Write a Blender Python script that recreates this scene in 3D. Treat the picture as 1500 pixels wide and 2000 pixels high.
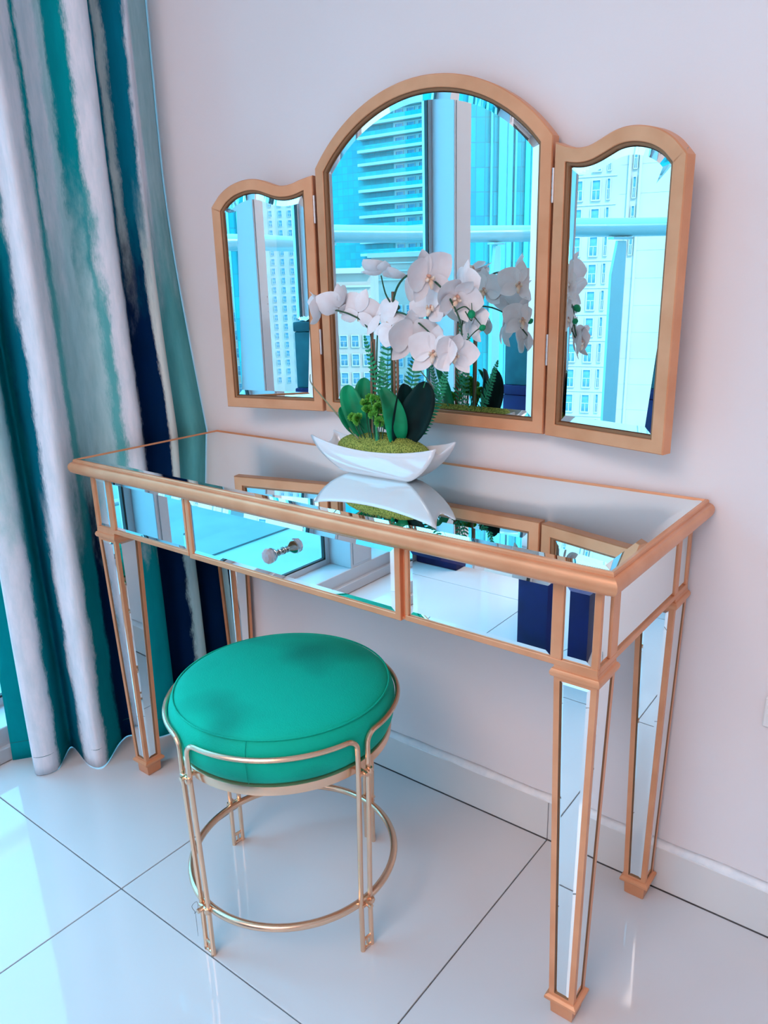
import bpy, bmesh, math, random
from mathutils import Vector, Matrix
random.seed(7)
R = math.radians
for o in list(bpy.data.objects): bpy.data.objects.remove(o)
scn = bpy.context.scene
COL = scn.collection

# ------------------------------------------------------------------ camera
cd = bpy.data.cameras.new('camera'); cam = bpy.data.objects.new('camera', cd); COL.objects.link(cam)
rx = Vector((0.7955315, 0.60551806, -0.02185189)); ux = Vector((-0.15928863, 0.24379761, 0.95665556)); fx = Vector((-0.58459966, 0.75756888, -0.29040082))
m = Matrix.Identity(4)
for i in range(3):
    m[i][0] = rx[i]; m[i][1] = ux[i]; m[i][2] = -fx[i]
m[0][3], m[1][3], m[2][3] = 0.92025911, -1.26092369, 1.12222623
cam.matrix_world = m
cd.sensor_fit = 'VERTICAL'; cd.sensor_height = 24.0; cd.lens = 1500.73 / 2000 * 24.0
cd.shift_x = -18.2 / 2000; cd.shift_y = 8.2 / 2000; cd.clip_start = 0.01; cd.clip_end = 2000
scn.camera = cam
# ------------------------------------------------------------------ world, sun, lamps, exposure
w = bpy.data.worlds.new('sky'); scn.world = w; w.use_nodes = True
bg = w.node_tree.nodes['Background']; bg.inputs[0].default_value = (0.15, 0.63, 1.0, 1); bg.inputs[1].default_value = 6.1
sd = bpy.data.lights.new('sun', 'SUN'); sd.energy = 3.4; sd.angle = R(1.5); sd.color = (1.0, 0.95, 0.9)
sun = bpy.data.objects.new('sun', sd); COL.objects.link(sun)
sun.rotation_euler = Vector((-0.72, -0.25, -0.72)).to_track_quat('-Z', 'Y').to_euler(); sun.location = (8, 3, 12)
CEIL_FILL_POWER = 76.0
scn.view_settings.view_transform = 'Standard'; scn.view_settings.look = 'None'
scn.view_settings.gamma = 1.0; scn.view_settings.use_curve_mapping = False; scn.view_settings.exposure = 0.18

# ------------------------------------------------------------------ materials
def srgb(r, g, b):
    f = lambda c: (c/255/12.92) if c/255 <= .04045 else ((c/255+.055)/1.055)**2.4
    return (f(r), f(g), f(b), 1)
def mat(name, col, rough=.5, metal=0., spec=.5, **kw):
    m = bpy.data.materials.new(name); m.use_nodes = True
    b = m.node_tree.nodes['Principled BSDF']
    b.inputs['Base Color'].default_value = col if len(col) == 4 else (*col, 1)
    b.inputs['Roughness'].default_value = rough; b.inputs['Metallic'].default_value = metal
    b.inputs['Specular IOR Level'].default_value = spec
    for k, v in kw.items(): b.inputs[k.replace('_', ' ')].default_value = v
    return m
def noisy(m, c1, c2, scale=5., lo=.35, hi=.65, bump=0., bscale=None, detail=3., coord='Object', stretch=(1, 1, 1)):
    nt = m.node_tree; N = nt.nodes; L = nt.links; b = N['Principled BSDF']
    tc = N.new('ShaderNodeTexCoord'); mp = N.new('ShaderNodeMapping'); mp.inputs['Scale'].default_value = stretch
    L.new(tc.outputs[coord], mp.inputs[0])
    n = N.new('ShaderNodeTexNoise'); n.inputs['Scale'].default_value = scale; n.inputs['Detail'].default_value = detail
    L.new(mp.outputs[0], n.inputs['Vector'])
    r = N.new('ShaderNodeValToRGB'); r.color_ramp.elements[0].position = lo; r.color_ramp.elements[1].position = hi
    r.color_ramp.elements[0].color = c1 if len(c1) == 4 else (*c1, 1); r.color_ramp.elements[1].color = c2 if len(c2) == 4 else (*c2, 1)
    L.new(n.outputs['Fac'], r.inputs[0]); L.new(r.outputs[0], b.inputs['Base Color'])
    if bump:
        n2 = N.new('ShaderNodeTexNoise'); n2.inputs['Scale'].default_value = bscale or scale; n2.inputs['Detail'].default_value = 4
        L.new(mp.outputs[0], n2.inputs['Vector'])
        bp = N.new('ShaderNodeBump'); bp.inputs['Strength'].default_value = bump; bp.inputs['Distance'].default_value = .002
        L.new(n2.outputs['Fac'], bp.inputs['Height']); L.new(bp.outputs[0], b.inputs['Normal'])
    return m
M = {}
M['wall'] = noisy(mat('wall_paint', (.8, .78, .8), .6), (.775, .715, .72), (.82, .76, .765), .9, .3, .7, .12, 160)
M['ceiling'] = mat('ceiling_paint', (.82, .81, .81), .8)
M['tile'] = noisy(mat('porcelain', (.7, .69, .7), .05, spec=.34), (.64, .625, .64), (.72, .70, .71), 1.6, .3, .7)
M['grout'] = noisy(mat('grout', (.1, .1, .11), .9), (.13, .13, .145), (.22, .215, .225), 30)
M['base'] = noisy(mat('baseboard_tile', (.7, .69, .68), .18, spec=.5), (.66, .645, .64), (.72, .70, .69), 3)
M['caulk'] = noisy(mat('caulk', (.8, .8, .82), .5), (.72, .74, .78), (.84, .83, .84), 40, bump=.6, bscale=50)
M['gold'] = noisy(mat('gold_paint', (.6, .33, .17), .36, .35, .5), (.72, .29, .135), (.84, .37, .19), 14, .3, .7, .08, 250)
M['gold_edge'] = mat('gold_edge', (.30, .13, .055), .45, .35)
M['champagne'] = mat('champagne_metal', (.84, .55, .38), .24, .92)
M['mirror'] = mat('mirror_silver', (.86, .95, .96), .0, 1.)
M['mirror_leg'] = mat('mirror_strip', (.86, .93, .95), .01, 1.)
M['backing'] = mat('dark_backing', (.012, .010, .010), .6)
M['velvet'] = noisy(mat('teal_velvet', (0, .3, .27), .75, spec=.2, Sheen_Weight=.35, Sheen_Roughness=.35), (.0, .12, .095), (.0, .44, .30), 5.0, .28, .50, .35, 420, 1.5)
M['velvet'].node_tree.nodes['Principled BSDF'].inputs['Sheen Tint'].default_value = (.05, .9, .7, 1)
M['seam'] = mat('seam', (0, .11, .12), .8)
M['porc'] = mat('white_porcelain', (.74, .73, .76), .08, spec=.5, Coat_Weight=.2)
M['moss'] = noisy(mat('moss', (.2, .3, .03), .9), (.11, .17, .02), (.46, .50, .10), 420, .38, .60, 1.0, 900)
M['petal'] = noisy(mat('petal', (.8, .76, .78), .5, spec=.3, Subsurface_Weight=.15, Subsurface_Radius=(.01, .008, .008), Subsurface_Scale=.5), (.80, .74, .76), (.86, .85, .87), 30)
M['lip'] = noisy(mat('lip', (.8, .5, .35), .5), (.80, .52, .36), (.84, .74, .64), 90, .4, .6)
M['column'] = mat('column_pink', (.66, .36, .27), .5)
M['leaf'] = noisy(mat('leaf_green', (.0, .2, .09), .5, spec=.25), (.0, .13, .05), (.0, .33, .14), 18)
M['leafd'] = noisy(mat('leaf_dark', (.0, .03, .025), .55, spec=.12), (.001, .008, .009), (.001, .030, .030), 14)
M['fern'] = noisy(mat('fern_green', (.01, .2, .1), .5), (.0, .20, .09), (.02, .42, .19), 40)
M['sedum'] = noisy(mat('sedum_green', (.1, .4, .05), .6), (.05, .40, .04), (.26, .64, .12), 120)
M['stem'] = mat('stem_green', (.01, .075, .035), .5)
M['stake'] = noisy(mat('bamboo', (.2, .1, .06), .6), (.15, .075, .04), (.33, .19, .12), 60, stretch=(1, 1, .1))
M['twig'] = mat('twig', (.22, .22, .12), .6)
M['chrome'] = mat('dark_chrome', (.35, .36, .35), .08, 1.)
M['hinge'] = mat('hinge_metal', (.6, .58, .58), .3, .9)
M['crystal'] = mat('crystal', (.86, .80, .85), .03, 0, Transmission_Weight=.65, IOR=1.52)
M['tag'] = mat('paper_tag', (.22, .2, .2), .6)
M['alu'] = mat('white_aluminium', (.50, .49, .51), .35)
M['gasket'] = mat('gasket', (.02, .02, .02), .6)
M['navy'] = noisy(mat('navy_velvet', (.005, .008, .1), .75), (.002, .002, .045), (.004, .006, .10), 6)
M['tealc'] = noisy(mat('teal_fabric', (0, .1, .13), .6), (.0, .07, .09), (.01, .17, .20), 5)
M['plastic'] = mat('plastic_wrap', (.5, .75, .8), .2)
M['steel'] = mat('railing_steel', (.34, .48, .48), .25, .3)
M['post'] = mat('railing_post', (.26, .42, .44), .3, .2)
M['balc'] = noisy(mat('balcony_tile', (.42, .70, .76), .4), (.20, .29, .29), (.25, .34, .34), 4)
M['balc2'] = noisy(mat('balcony_edge', (.1, .2, .2), .5), (.09, .17, .18), (.12, .21, .22), 4)
M['beige'] = noisy(mat('beige_stone', (.8, .7, .66), .8), (.40, .26, .215), (.48, .32, .265), .15)
M['trimw'] = mat('white_stone', (.46, .37, .34), .7)
M['win'] = noisy(mat('window_dark', (.1, .2, .26), .3, spec=.15), (.05, .13, .18), (.16, .32, .40), .6)
M['slab'] = mat('slab_white', (.26, .36, .34), .6)
M['mull'] = mat('mullion_pale', (.04, .28, .28), .4)
M['ground'] = noisy(mat('ground', (.4, .45, .5), .9), (.3, .4, .45), (.5, .5, .5), .05)
M['lamp'] = mat('lamp_housing', (.8, .8, .8), .5)

def glass_facade(name, c1, c2, sx, sz):
    m = mat(name, c1, .25, spec=.12); nt = m.node_tree; N = nt.nodes; L = nt.links
    tc = N.new('ShaderNodeTexCoord'); mp = N.new('ShaderNodeMapping'); mp.inputs['Rotation'].default_value = (R(90), 0, 0)
    L.new(tc.outputs['Object'], mp.inputs[0])
    br = N.new('ShaderNodeTexBrick'); br.offset = 0; br.inputs['Scale'].default_value = 1
    br.inputs['Brick Width'].default_value = sx; br.inputs['Row Height'].default_value = sz; br.inputs['Mortar Size'].default_value = .06
    br.inputs['Color1'].default_value = (*c1, 1); br.inputs['Color2'].default_value = (*c2, 1); br.inputs['Mortar'].default_value = (c1[0]*.5+.02, c1[1]*.8, c1[2]*.8, 1)
    L.new(mp.outputs[0], br.inputs['Vector'])
    n = N.new('ShaderNodeTexNoise'); n.inputs['Scale'].default_value = .12; n.inputs['Detail'].default_value = 4
    mx = N.new('ShaderNodeMix'); mx.data_type = 'RGBA'; mx.blend_type = 'MULTIPLY'; mx.inputs[0].default_value = .35
    L.new(tc.outputs['Object'], n.inputs['Vector']); L.new(br.outputs['Color'], mx.inputs[6]); L.new(n.outputs['Color'], mx.inputs[7])
    L.new(mx.outputs[2], N['Principled BSDF'].inputs['Base Color'])
    return m
M['cyan'] = glass_facade('cyan_glass', (.0, .235, .25), (.0, .29, .31), 1.6, 1.6)
M['blue'] = glass_facade('blue_glass', (.0, .20, .215), (.0, .27, .29), 1.3, 3.2)
def pane_mat():
    m = bpy.data.materials.new('window_pane'); m.use_nodes = True; nt = m.node_tree; N = nt.nodes; L = nt.links
    N.remove(N['Principled BSDF']); out = N['Material Output']
    t = N.new('ShaderNodeBsdfTransparent'); t.inputs[0].default_value = (.86, .97, .98, 1)
    g = N.new('ShaderNodeBsdfGlossy'); g.inputs['Roughness'].default_value = 0.0; g.inputs[0].default_value = (.9, 1, 1, 1)
    f = N.new('ShaderNodeFresnel'); f.inputs[0].default_value = 1.28
    mx = N.new('ShaderNodeMixShader'); L.new(f.outputs[0], mx.inputs[0]); L.new(t.outputs[0], mx.inputs[1]); L.new(g.outputs[0], mx.inputs[2])
    L.new(mx.outputs[0], out.inputs[0]); return m
M['pane'] = pane_mat()
def curtain_mat():
    m = mat('curtain_fabric', (.5, .6, .6), .9, spec=.05); nt = m.node_tree; N = nt.nodes; L = nt.links
    uv = N.new('ShaderNodeUVMap'); uv.uv_map = 'UVMap'
    sp = N.new('ShaderNodeSeparateXYZ'); L.new(uv.outputs[0], sp.inputs[0])
    def noise(sc, st, det=5):
        mp = N.new('ShaderNodeMapping'); mp.inputs['Scale'].default_value = st; L.new(uv.outputs[0], mp.inputs[0])
        n = N.new('ShaderNodeTexNoise'); n.inputs['Scale'].default_value = sc; n.inputs['Detail'].default_value = det; n.inputs['Roughness'].default_value = .65
        L.new(mp.outputs[0], n.inputs['Vector']); return n
    def mth(op, a, b):
        x = N.new('ShaderNodeMath'); x.operation = op
        for i, v in enumerate((a, b)):
            if isinstance(v, (int, float)): x.inputs[i].default_value = v
            else: L.new(v, x.inputs[i])
        return x.outputs[0]
    n1 = noise(3.0, (8, 3.0, 1)); n2 = noise(40, (12, 2.0, 1), 6)
    d = mth('ADD', mth('MULTIPLY', mth('SUBTRACT', n1.outputs['Fac'], .5), .040), mth('MULTIPLY', mth('SUBTRACT', n2.outputs['Fac'], .5), .020))
    u = mth('ADD', sp.outputs[0], d)
    W = srgb(232, 230, 238); P = srgb(176, 208, 212); T = srgb(0, 146, 152); D = srgb(0, 108, 130); NV = srgb(0, 34, 72); G = srgb(98, 176, 178); C = srgb(216, 220, 214)
    def ramp(st):
        r = N.new('ShaderNodeValToRGB'); e = r.color_ramp.elements
        st = sorted(st); e[0].position = 0; e[0].color = st[0][2]; e[1].position = 1; e[1].color = st[-1][2]
        for i, (a, b, c) in enumerate(st):
            for q in (a + .10, b - .10):
                if 0 < q < 16:
                    x = e.new(q / 16); x.color = c
        L.new(u, r.inputs[0]); return r
    bot = ramp([(0, 1.8, T), (1.8, 3.15, W), (3.15, 4.0, T), (4.0, 4.8, D), (4.8, 6.2, W), (6.2, 7.1, T), (7.1, 8.6, NV), (8.6, 10.5, T), (10.5, 12.1, NV), (12.1, 13.3, P), (13.3, 16, NV)])
    mid = ramp([(0, 1.8, T), (1.8, 3.3, P), (3.3, 4.4, T), (4.4, 5.1, D), (5.1, 6.7, W), (6.7, 7.1, G), (7.1, 9.0, P), (9.0, 9.4, G), (9.4, 10.95, W), (10.95, 12.35, NV), (12.35, 13.9, C), (13.9, 16, G)])
    top = ramp([(0, 1.8, T), (1.8, 3.3, W), (3.3, 5.0, T), (5.0, 6.8, W), (6.8, 7.1, T), (7.1, 8.0, W), (8.0, 8.35, P), (8.35, 9.2, T), (9.2, 10.9, W), (10.9, 11.25, D), (11.25, 11.7, C), (11.7, 12.8, D), (12.8, 14.6, W), (14.6, 16, P)])
    def sstep(a, b):
        r = N.new('ShaderNodeMapRange'); r.interpolation_type = 'SMOOTHSTEP'; r.inputs[1].default_value = a; r.inputs[2].default_value = b
        z = mth('ADD', sp.outputs[1], mth('MULTIPLY', mth('SUBTRACT', n1.outputs['Fac'], .5), .5)); L.new(z, r.inputs[0]); return r.outputs[0]
    def mix(f, a, b, bt='MIX'):
        x = N.new('ShaderNodeMix'); x.data_type = 'RGBA'; x.blend_type = bt
        if isinstance(f, float): x.inputs[0].default_value = f
        else: L.new(f, x.inputs[0])
        L.new(a, x.inputs[6]); L.new(b, x.inputs[7]); return x.outputs[2]
    c = mix(sstep(1.02, 1.42), mix(sstep(.50, .78), bot.outputs[0], mid.outputs[0]), top.outputs[0])
    n3 = noise(5, (10, 2, 1), 6); r3 = N.new('ShaderNodeValToRGB'); r3.color_ramp.elements[0].position = .35; r3.color_ramp.elements[1].position = .62
    r3.color_ramp.elements[0].color = (.80, .88, .89, 1); r3.color_ramp.elements[1].color = (1, 1, 1, 1); L.new(n3.outputs['Fac'], r3.inputs[0])
    c = mix(1.0, c, r3.outputs[0], 'MULTIPLY')
    L.new(c, N['Principled BSDF'].inputs['Base Color'])
    wv = noise(260, (4, 1, 1), 2); bp = N.new('ShaderNodeBump'); bp.inputs['Strength'].default_value = .15; bp.inputs['Distance'].default_value = .001
    L.new(wv.outputs['Fac'], bp.inputs['Height']); L.new(bp.outputs[0], N['Principled BSDF'].inputs['Normal'])
    return m
M['curtain'] = curtain_mat()

# ------------------------------------------------------------------ helpers
def obj(name, bm, m, parent=None, smooth=False, **props):
    if isinstance(bm, bpy.types.Mesh): me = bm
    else:
        bmesh.ops.recalc_face_normals(bm, faces=bm.faces)
        me = bpy.data.meshes.new(name); bm.to_mesh(me); bm.free()
        ms = m if isinstance(m, (list, tuple)) else [m]
        for x in ms: me.materials.append(x)
        if smooth:
            for p in me.polygons: p.use_smooth = True
            if smooth != 'all':
                me.set_sharp_from_angle(angle=R(35))
    o = bpy.data.objects.new(name, me); COL.objects.link(o)
    if parent: o.parent = parent
    for k, v in props.items(): o[k] = v
    return o
def NB(): return bmesh.new()
def thing(name, label, cat, loc=(0, 0, 0), group=None):
    o = bpy.data.objects.new(name, None); o.empty_display_size = .05; COL.objects.link(o); o.location = loc
    o['label'] = label; o['category'] = cat
    if group: o['group'] = group
    return o
def tag(o, label, cat, group=None):
    o['label'] = label; o['category'] = cat
    if group: o['group'] = group
    return o
def box(b, x0, x1, y0, y1, z0, z1, bev=0, mi=0, seg=1):
    if x0 > x1: x0, x1 = x1, x0
    if y0 > y1: y0, y1 = y1, y0
    vs = [b.verts.new((x, y, z)) for x in (x0, x1) for y in (y0, y1) for z in (z0, z1)]
    fs = []
    for q in ((0, 1, 3, 2), (4, 6, 7, 5), (0, 4, 5, 1), (2, 3, 7, 6), (0, 2, 6, 4), (1, 5, 7, 3)):
        f = b.faces.new([vs[i] for i in q]); f.material_index = mi; fs.append(f)
    if bev:
        es = list({e for f in fs for e in f.edges})
        bmesh.ops.bevel(b, geom=es, offset=bev, segments=seg, affect='EDGES', profile=.5)
    return b
def frames(pts, closed=False):
    n = len(pts); T = []
    for i in range(n):
        a = pts[i-1] if (i > 0 or closed) else pts[i]; c = pts[(i+1) % n] if (i < n-1 or closed) else pts[i]
        t = (c - a); T.append(t.normalized() if t.length > 1e-9 else Vector((0, 0, 1)))
    up = Vector((0, 0, 1)) if abs(T[0].z) < .9 else Vector((1, 0, 0))
    N_ = (up - T[0]*up.dot(T[0])).normalized(); out = []
    for t in T:
        N_ = (N_ - t*N_.dot(t)); N_ = N_.normalized() if N_.length > 1e-6 else t.orthogonal().normalized()
        out.append((t, N_, t.cross(N_)))
    return out
def tube(b, pts, r, seg=10, closed=False, cap=True, mi=0):
    pts = [Vector(p) for p in pts]; F = frames(pts, closed); rings = []
    for i, p in enumerate(pts):
        rr = r[i] if isinstance(r, (list, tuple)) else r
        _, n, c = F[i]
        rings.append([b.verts.new(p + n*math.cos(2*math.pi*k/seg)*rr + c*math.sin(2*math.pi*k/seg)*rr) for k in range(seg)])
    m_ = len(rings)
    for i in range(m_ if closed else m_-1):
        A, B2 = rings[i], rings[(i+1) % m_]
        for k in range(seg):
            f = b.faces.new((A[k], A[(k+1) % seg], B2[(k+1) % seg], B2[k])); f.material_index = mi
    if cap and not closed:
        b.faces.new(rings[0][::-1]).material_index = mi; b.faces.new(rings[-1]).material_index = mi
    return b
def lathe(b, prof, axis=Vector((0, 0, 0)), seg=48, xf=None, mi=0):
    rings = []
    for r, z in prof:
        if r < 1e-6: v = Vector((0, 0, z)); rings.append([b.verts.new((xf @ v if xf else v) + axis)])
        else:
            L_ = []
            for k in range(seg):
                a = 2*math.pi*k/seg; v = Vector((r*math.cos(a), r*math.sin(a), z)); L_.append(b.verts.new((xf @ v if xf else v) + axis))
            rings.append(L_)
    for A, B2 in zip(rings, rings[1:]):
        for k in range(seg):
            k2 = (k+1) % seg
            if len(A) == 1 and len(B2) == 1: continue
            if len(A) == 1: f = b.faces.new((A[0], B2[k2], B2[k]))
            elif len(B2) == 1: f = b.faces.new((A[k], A[k2], B2[0]))
            else: f = b.faces.new((A[k], A[k2], B2[k2], B2[k]))
            f.material_index = mi
    return b
def offset_poly(P, d):
    """inward offset of a CCW polygon [(x,y)]"""
    n = len(P); out = []
    for i in range(n):
        a = Vector(P[i-1]); p = Vector(P[i]); c = Vector(P[(i+1) % n])
        e1 = (p-a).normalized(); e2 = (c-p).normalized(); n1 = Vector((-e1.y, e1.x)); n2 = Vector((-e2.y, e2.x))
        k = n1 + n2; k = k / max(.35, k.dot(n1) if k.length > 1e-6 else 1)
        out.append((p.x + k.x*d, p.y + k.y*d))
    return out
def seg_dist(p, a, b):
    ab = b-a; t = max(0, min(1, (p-a).dot(ab)/max(1e-12, ab.length_squared))); return (p-(a+ab*t)).length
def clean_offset(P, d):
    if abs(d) < 1e-9: return [tuple(p) for p in P]
    Q = offset_poly(P, d); n = len(P); V = [Vector(p) for p in P]
    ok = [min(seg_dist(Vector(q), V[k], V[(k+1) % n]) for k in range(n)) >= .93*abs(d) for q in Q]
    if all(ok) or not any(ok): return Q
    out = []
    for i in range(n):
        j = 0
        while not ok[(i-j) % n] and not ok[(i+j) % n]: j += 1
        out.append(Q[(i-j) % n] if ok[(i-j) % n] else Q[(i+j) % n])
    return out
def loft_poly(b, P, prof, f3, mi=0, capfirst=False, caplast=False, mis=None):
    rings = []
    for d, h in prof:
        ring = []; cache = {}
        for q in clean_offset(P, d):
            key = (round(q[0], 7), round(q[1], 7))
            if key not in cache: cache[key] = b.verts.new(f3(q[0], q[1], h))
            ring.append(cache[key])
        rings.append(ring)
    def uniq(L):
        o = []
        for v in L:
            if v not in o: o.append(v)
        return o
    for j, (A, B2) in enumerate(zip(rings, rings[1:])):
        for k in range(len(P)):
            k2 = (k+1) % len(P); q = uniq((A[k], A[k2], B2[k2], B2[k]))
            if len(q) > 2: f = b.faces.new(q); f.material_index = mis[j] if mis else mi
    if capfirst: b.faces.new(uniq(rings[0])[::-1]).material_index = mi
    if caplast: b.faces.new(uniq(rings[-1])).material_index = mi
    return b
def catmull(P, per=8):
    P = [Vector(p) for p in P]; out = []
    for i in range(len(P)-1):
        p0 = P[max(i-1, 0)]; p1 = P[i]; p2 = P[i+1]; p3 = P[min(i+2, len(P)-1)]
        for k in range(per):
            t = k/per
            out.append(.5*((2*p1)+(p2-p0)*t+(2*p0-5*p1+4*p2-p3)*t*t+(3*p1-p0-3*p2+p3)*t**3))
    out.append(P[-1]); return out
def pane_rect(b, x0, x1, z0, z1, f3, bev=.010, h=.0016):
    P = [(x0, z0), (x1, z0), (x1, z1), (x0, z1)]
    return loft_poly(b, P, [(0, -.001), (0, 0), (bev, h)], f3, capfirst=True, caplast=True)

# ------------------------------------------------------------------ setting: floor
XW = -0.88; XR = 4.2; YB = 0.0; YF = -4.3; ZC = 2.72
TS = 0.6093; TX = 0.343; BBY = -0.012
b = NB(); box(b, XW-.02, XR, YF, .0, -.12, -.0035); floor = obj('floor', b, M['grout'], kind='structure')
tile_me = {}
def tile_mesh(wx, wy):
    key = (round(wx, 4), round(wy, 4))
    if key not in tile_me:
        b = NB(); box(b, 0, wx, 0, wy, -.0035, 0, .0006)
        me = bpy.data.meshes.new('tile'); bmesh.ops.recalc_face_normals(b, faces=b.faces); b.to_mesh(me); b.free(); me.materials.append(M['tile']); tile_me[key] = me
    return tile_me[key]
g = .0013
for i in range(-3, 8):
    for j in range(0, 8):
        xa, xb = TX + (i-1)*TS, TX + i*TS; yb_, ya = BBY - j*TS, BBY - (j+1)*TS
        xa, xb, ya = max(xa, XW), min(xb, XR), max(ya, YF)
        if xb - xa < .01 or yb_ - ya < .02: continue
        o = obj('tile', tile_mesh(xb-xa-2*g, yb_-ya-2*g), None, floor); o.location = (xa+g, ya+g, 0)
# back wall and other walls
b = NB(); box(b, XW-.02, XR, 0, .15, -.12, ZC); obj('wall_back', b, M['wall'], kind='structure')
b = NB(); box(b, XR, XR+.15, YF, .15, -.12, ZC); obj('wall_right', b, M['wall'], kind='structure')
b = NB(); box(b, XW-.14, XR+.15, YF-.15, YF, -.12, ZC); obj('wall_front', b, M['wall'], kind='structure')
b = NB(); box(b, XW-.14, XR+.15, YF-.15, .15, ZC, ZC+.2); obj('ceiling', b, M['ceiling'], kind='structure')
# baseboard of porcelain strips with a caulk bead
b = NB(); box(b, XW, XR, -.0105, 0, 0, .088); bb = obj('baseboard_back', b, M['grout'], kind='structure')
xs = [XW, TX, TX+2*TS, XR]
for xa, xb in zip(xs, xs[1:]):
    b = NB(); box(b, xa+.0008, xb-.0008, -.012, -.001, .0012, .0916, .0012); obj('tile', b, M['base'], bb)
b = NB(); n = 120; rows = []
for i in range(n+1):
    x = XW + (XR-XW)*i/n; j = random.uniform(-.0014, .0014); k = random.uniform(-.0012, .0012)
    rows.append([b.verts.new((x, y, z)) for y, z in ((-.0115+k, .0905), (-.0112+k, .0945+j), (-.006+k, .0995+j), (.0005, .1045+j), (.0005, .09))])
for A, B2 in zip(rows, rows[1:]):
    for k in range(4): b.faces.new((A[k], B2[k], B2[k+1], A[k+1]))
obj('caulk_bead', b, M['caulk'], bb, smooth='all')
b = NB(); box(b, XR-.012, XR, YF, -.012, 0, .0916, .001); obj('baseboard_right', b, M['base'], kind='structure')
b = NB(); box(b, XW, XR, YF, YF+.012, 0, .0916, .001); obj('baseboard_front', b, M['base'], kind='structure')
# left wall: curb, mullions, header, panes
XG = -1.0
b = NB(); box(b, XW-.14, XW, YF, 0, -.12, .088, .002); obj('wall_left', b, M['alu'], kind='structure')
b = NB(); box(b, XW-.14, XW, YF, 0, 2.45, ZC+.0, .002); obj('trim_1', b, M['alu'], kind='structure')
b = NB(); box(b, XW-.002, XW+.014, YF, -.012, .002, .040, .002); obj('baseboard_left', b, M['alu'], kind='structure')
cols = [(-.785, -.739), (-1.70, -1.575), (-2.72, -2.60), (-3.62, -3.50)]
for i, (ya, yb_) in enumerate(cols):
    b = NB(); box(b, XW-.135, XW, ya, yb_, .088, 2.45, .002)
    box(b, XW-.0, XW+.003, ya+.012, yb_-.012, .10, 2.45, .001)
    for k in range(3): box(b, XW+.002, XW+.0045, ya+.022, ya+.026, 1.02+.03*k, 1.026+.03*k)
    obj('trim_%d' % (i+2), b, M['alu'], kind='structure')
edges = [-.16] + [v for c_ in cols for v in (c_[1], c_[0])] + [YF]
b = NB(); box(b, XW-.135, XW, -.16, 0, .088, 2.45, .001); obj('trim_10', b, M['wall'], kind='structure')  # added return hidden behind the curtain, blocks window light leaking onto the back wall
for i in range(0, len(edges), 2):
    yb_, ya = edges[i], edges[i+1]; nm = 'window_%d' % (i//2+1)
    b = NB(); t = .022
    for q in ((ya, ya+t, .088, 2.45), (yb_-t, yb_, .088, 2.45)): box(b, XG-.02, XG+.012, q[0], q[1], q[2], q[3], .001)
    for q in ((ya+t, yb_-t, .088, .088+t), (ya+t, yb_-t, 2.45-t, 2.45)): box(b, XG-.02, XG+.012, q[0], q[1], q[2], q[3], .001)
    wo = obj(nm, b, M['alu'], kind='structure')
    b = NB(); k = .006
    for q in ((ya+t, ya+t+k, .11, 2.428), (yb_-t-k, yb_-t, .11, 2.428), (ya+t, yb_-t, .11, .11+k), (ya+t, yb_-t, 2.428-k, 2.428)): box(b, XG-.004, XG+.010, q[0], q[1], q[2], q[3])
    obj('gasket', b, M['gasket'], wo)
    b = NB(); vs = [b.verts.new((XG, y, z)) for y, z in ((ya+t, .11), (yb_-t, .11), (yb_-t, 2.428), (ya+t, 2.428))]; b.faces.new(vs)
    obj('pane', b, M['pane'], wo)

# added fill panel under the ceiling, out of view, lights the room
lt = thing('ceiling_fill', 'added white square ceiling panel, out of view, giving the room fill light', 'lamp', (.7, -3.2, ZC))
b = NB(); loft_poly(b, [(-.88, -.88), (.88, -.88), (.88, .88), (-.88, .88)], [(0, 0), (0, -.03), (.02, -.032), (.02, -.012)], lambda x, y, h: (x, y, h)); obj('fill_frame', b, M['lamp'], lt)
ld = bpy.data.lights.new('fill_light', 'AREA'); ld.shape = 'SQUARE'; ld.size = 1.7; ld.energy = CEIL_FILL_POWER; ld.color = (1.0, .77, .70)
lo = bpy.data.objects.new('fill_light', ld); COL.objects.link(lo); lo.parent = lt; lo.location = (0, 0, -.02)

so_ = thing('wall_socket', 'white plastic wall socket plate at the right edge of the photo', 'socket', (.759, 0, .431))
b = NB(); box(b, -.043, .043, -.008, 0, -.027, .027, .002); obj('plate', b, M['lamp'], so_)
b = NB(); box(b, -.012, .012, -.011, -.0075, -.010, .016, .001); obj('rocker_switch', b, M['lamp'], so_)

# ------------------------------------------------------------------ curtain
nodes_b = [(-.862, -.530), (-.800, -.460), (-.757, -.522), (-.728, -.488), (-.800, -.415), (-.690, -.424), (-.650, -.408), (-.705, -.335), (-.722, -.285),
           (-.655, -.258), (-.632, -.205), (-.682, -.165), (-.628, -.138), (-.612, -.105), (-.662, -.078), (-.612, -.048), (-.612, -.022)]
def node_at(i, z):
    x, y = nodes_b[i]; t = min(1, max(0, (z-.35)/1.1)); t = t*t*(3-2*t)
    sh = {16: -.112, 15: -.100, 14: -.05, 13: -.05, 12: -.05, 11: -.03, 10: -.025, 9: -.02}.get(i, 0)
    x += sh*t + .006*math.sin(z*2.3+i*1.7); y += .005*math.sin(z*1.9+i*2.1)*(1 if i < 15 else .3)
    t2 = min(1, max(0, (z-1.0)/1.2))
    if i < 9: x += (-.70-x)*.25*t2
    if i < 3: x += .015*min(1, z)
    return (x, (-.004 if z > .115 else -.0155) if i == 16 else min(y, -.018))
b = NB(); uvl = b.loops.layers.uv.new('UVMap'); PER = 7; zs = [.003 + (2.70-.003)*k/90 for k in range(91)]; rows = []
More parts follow.
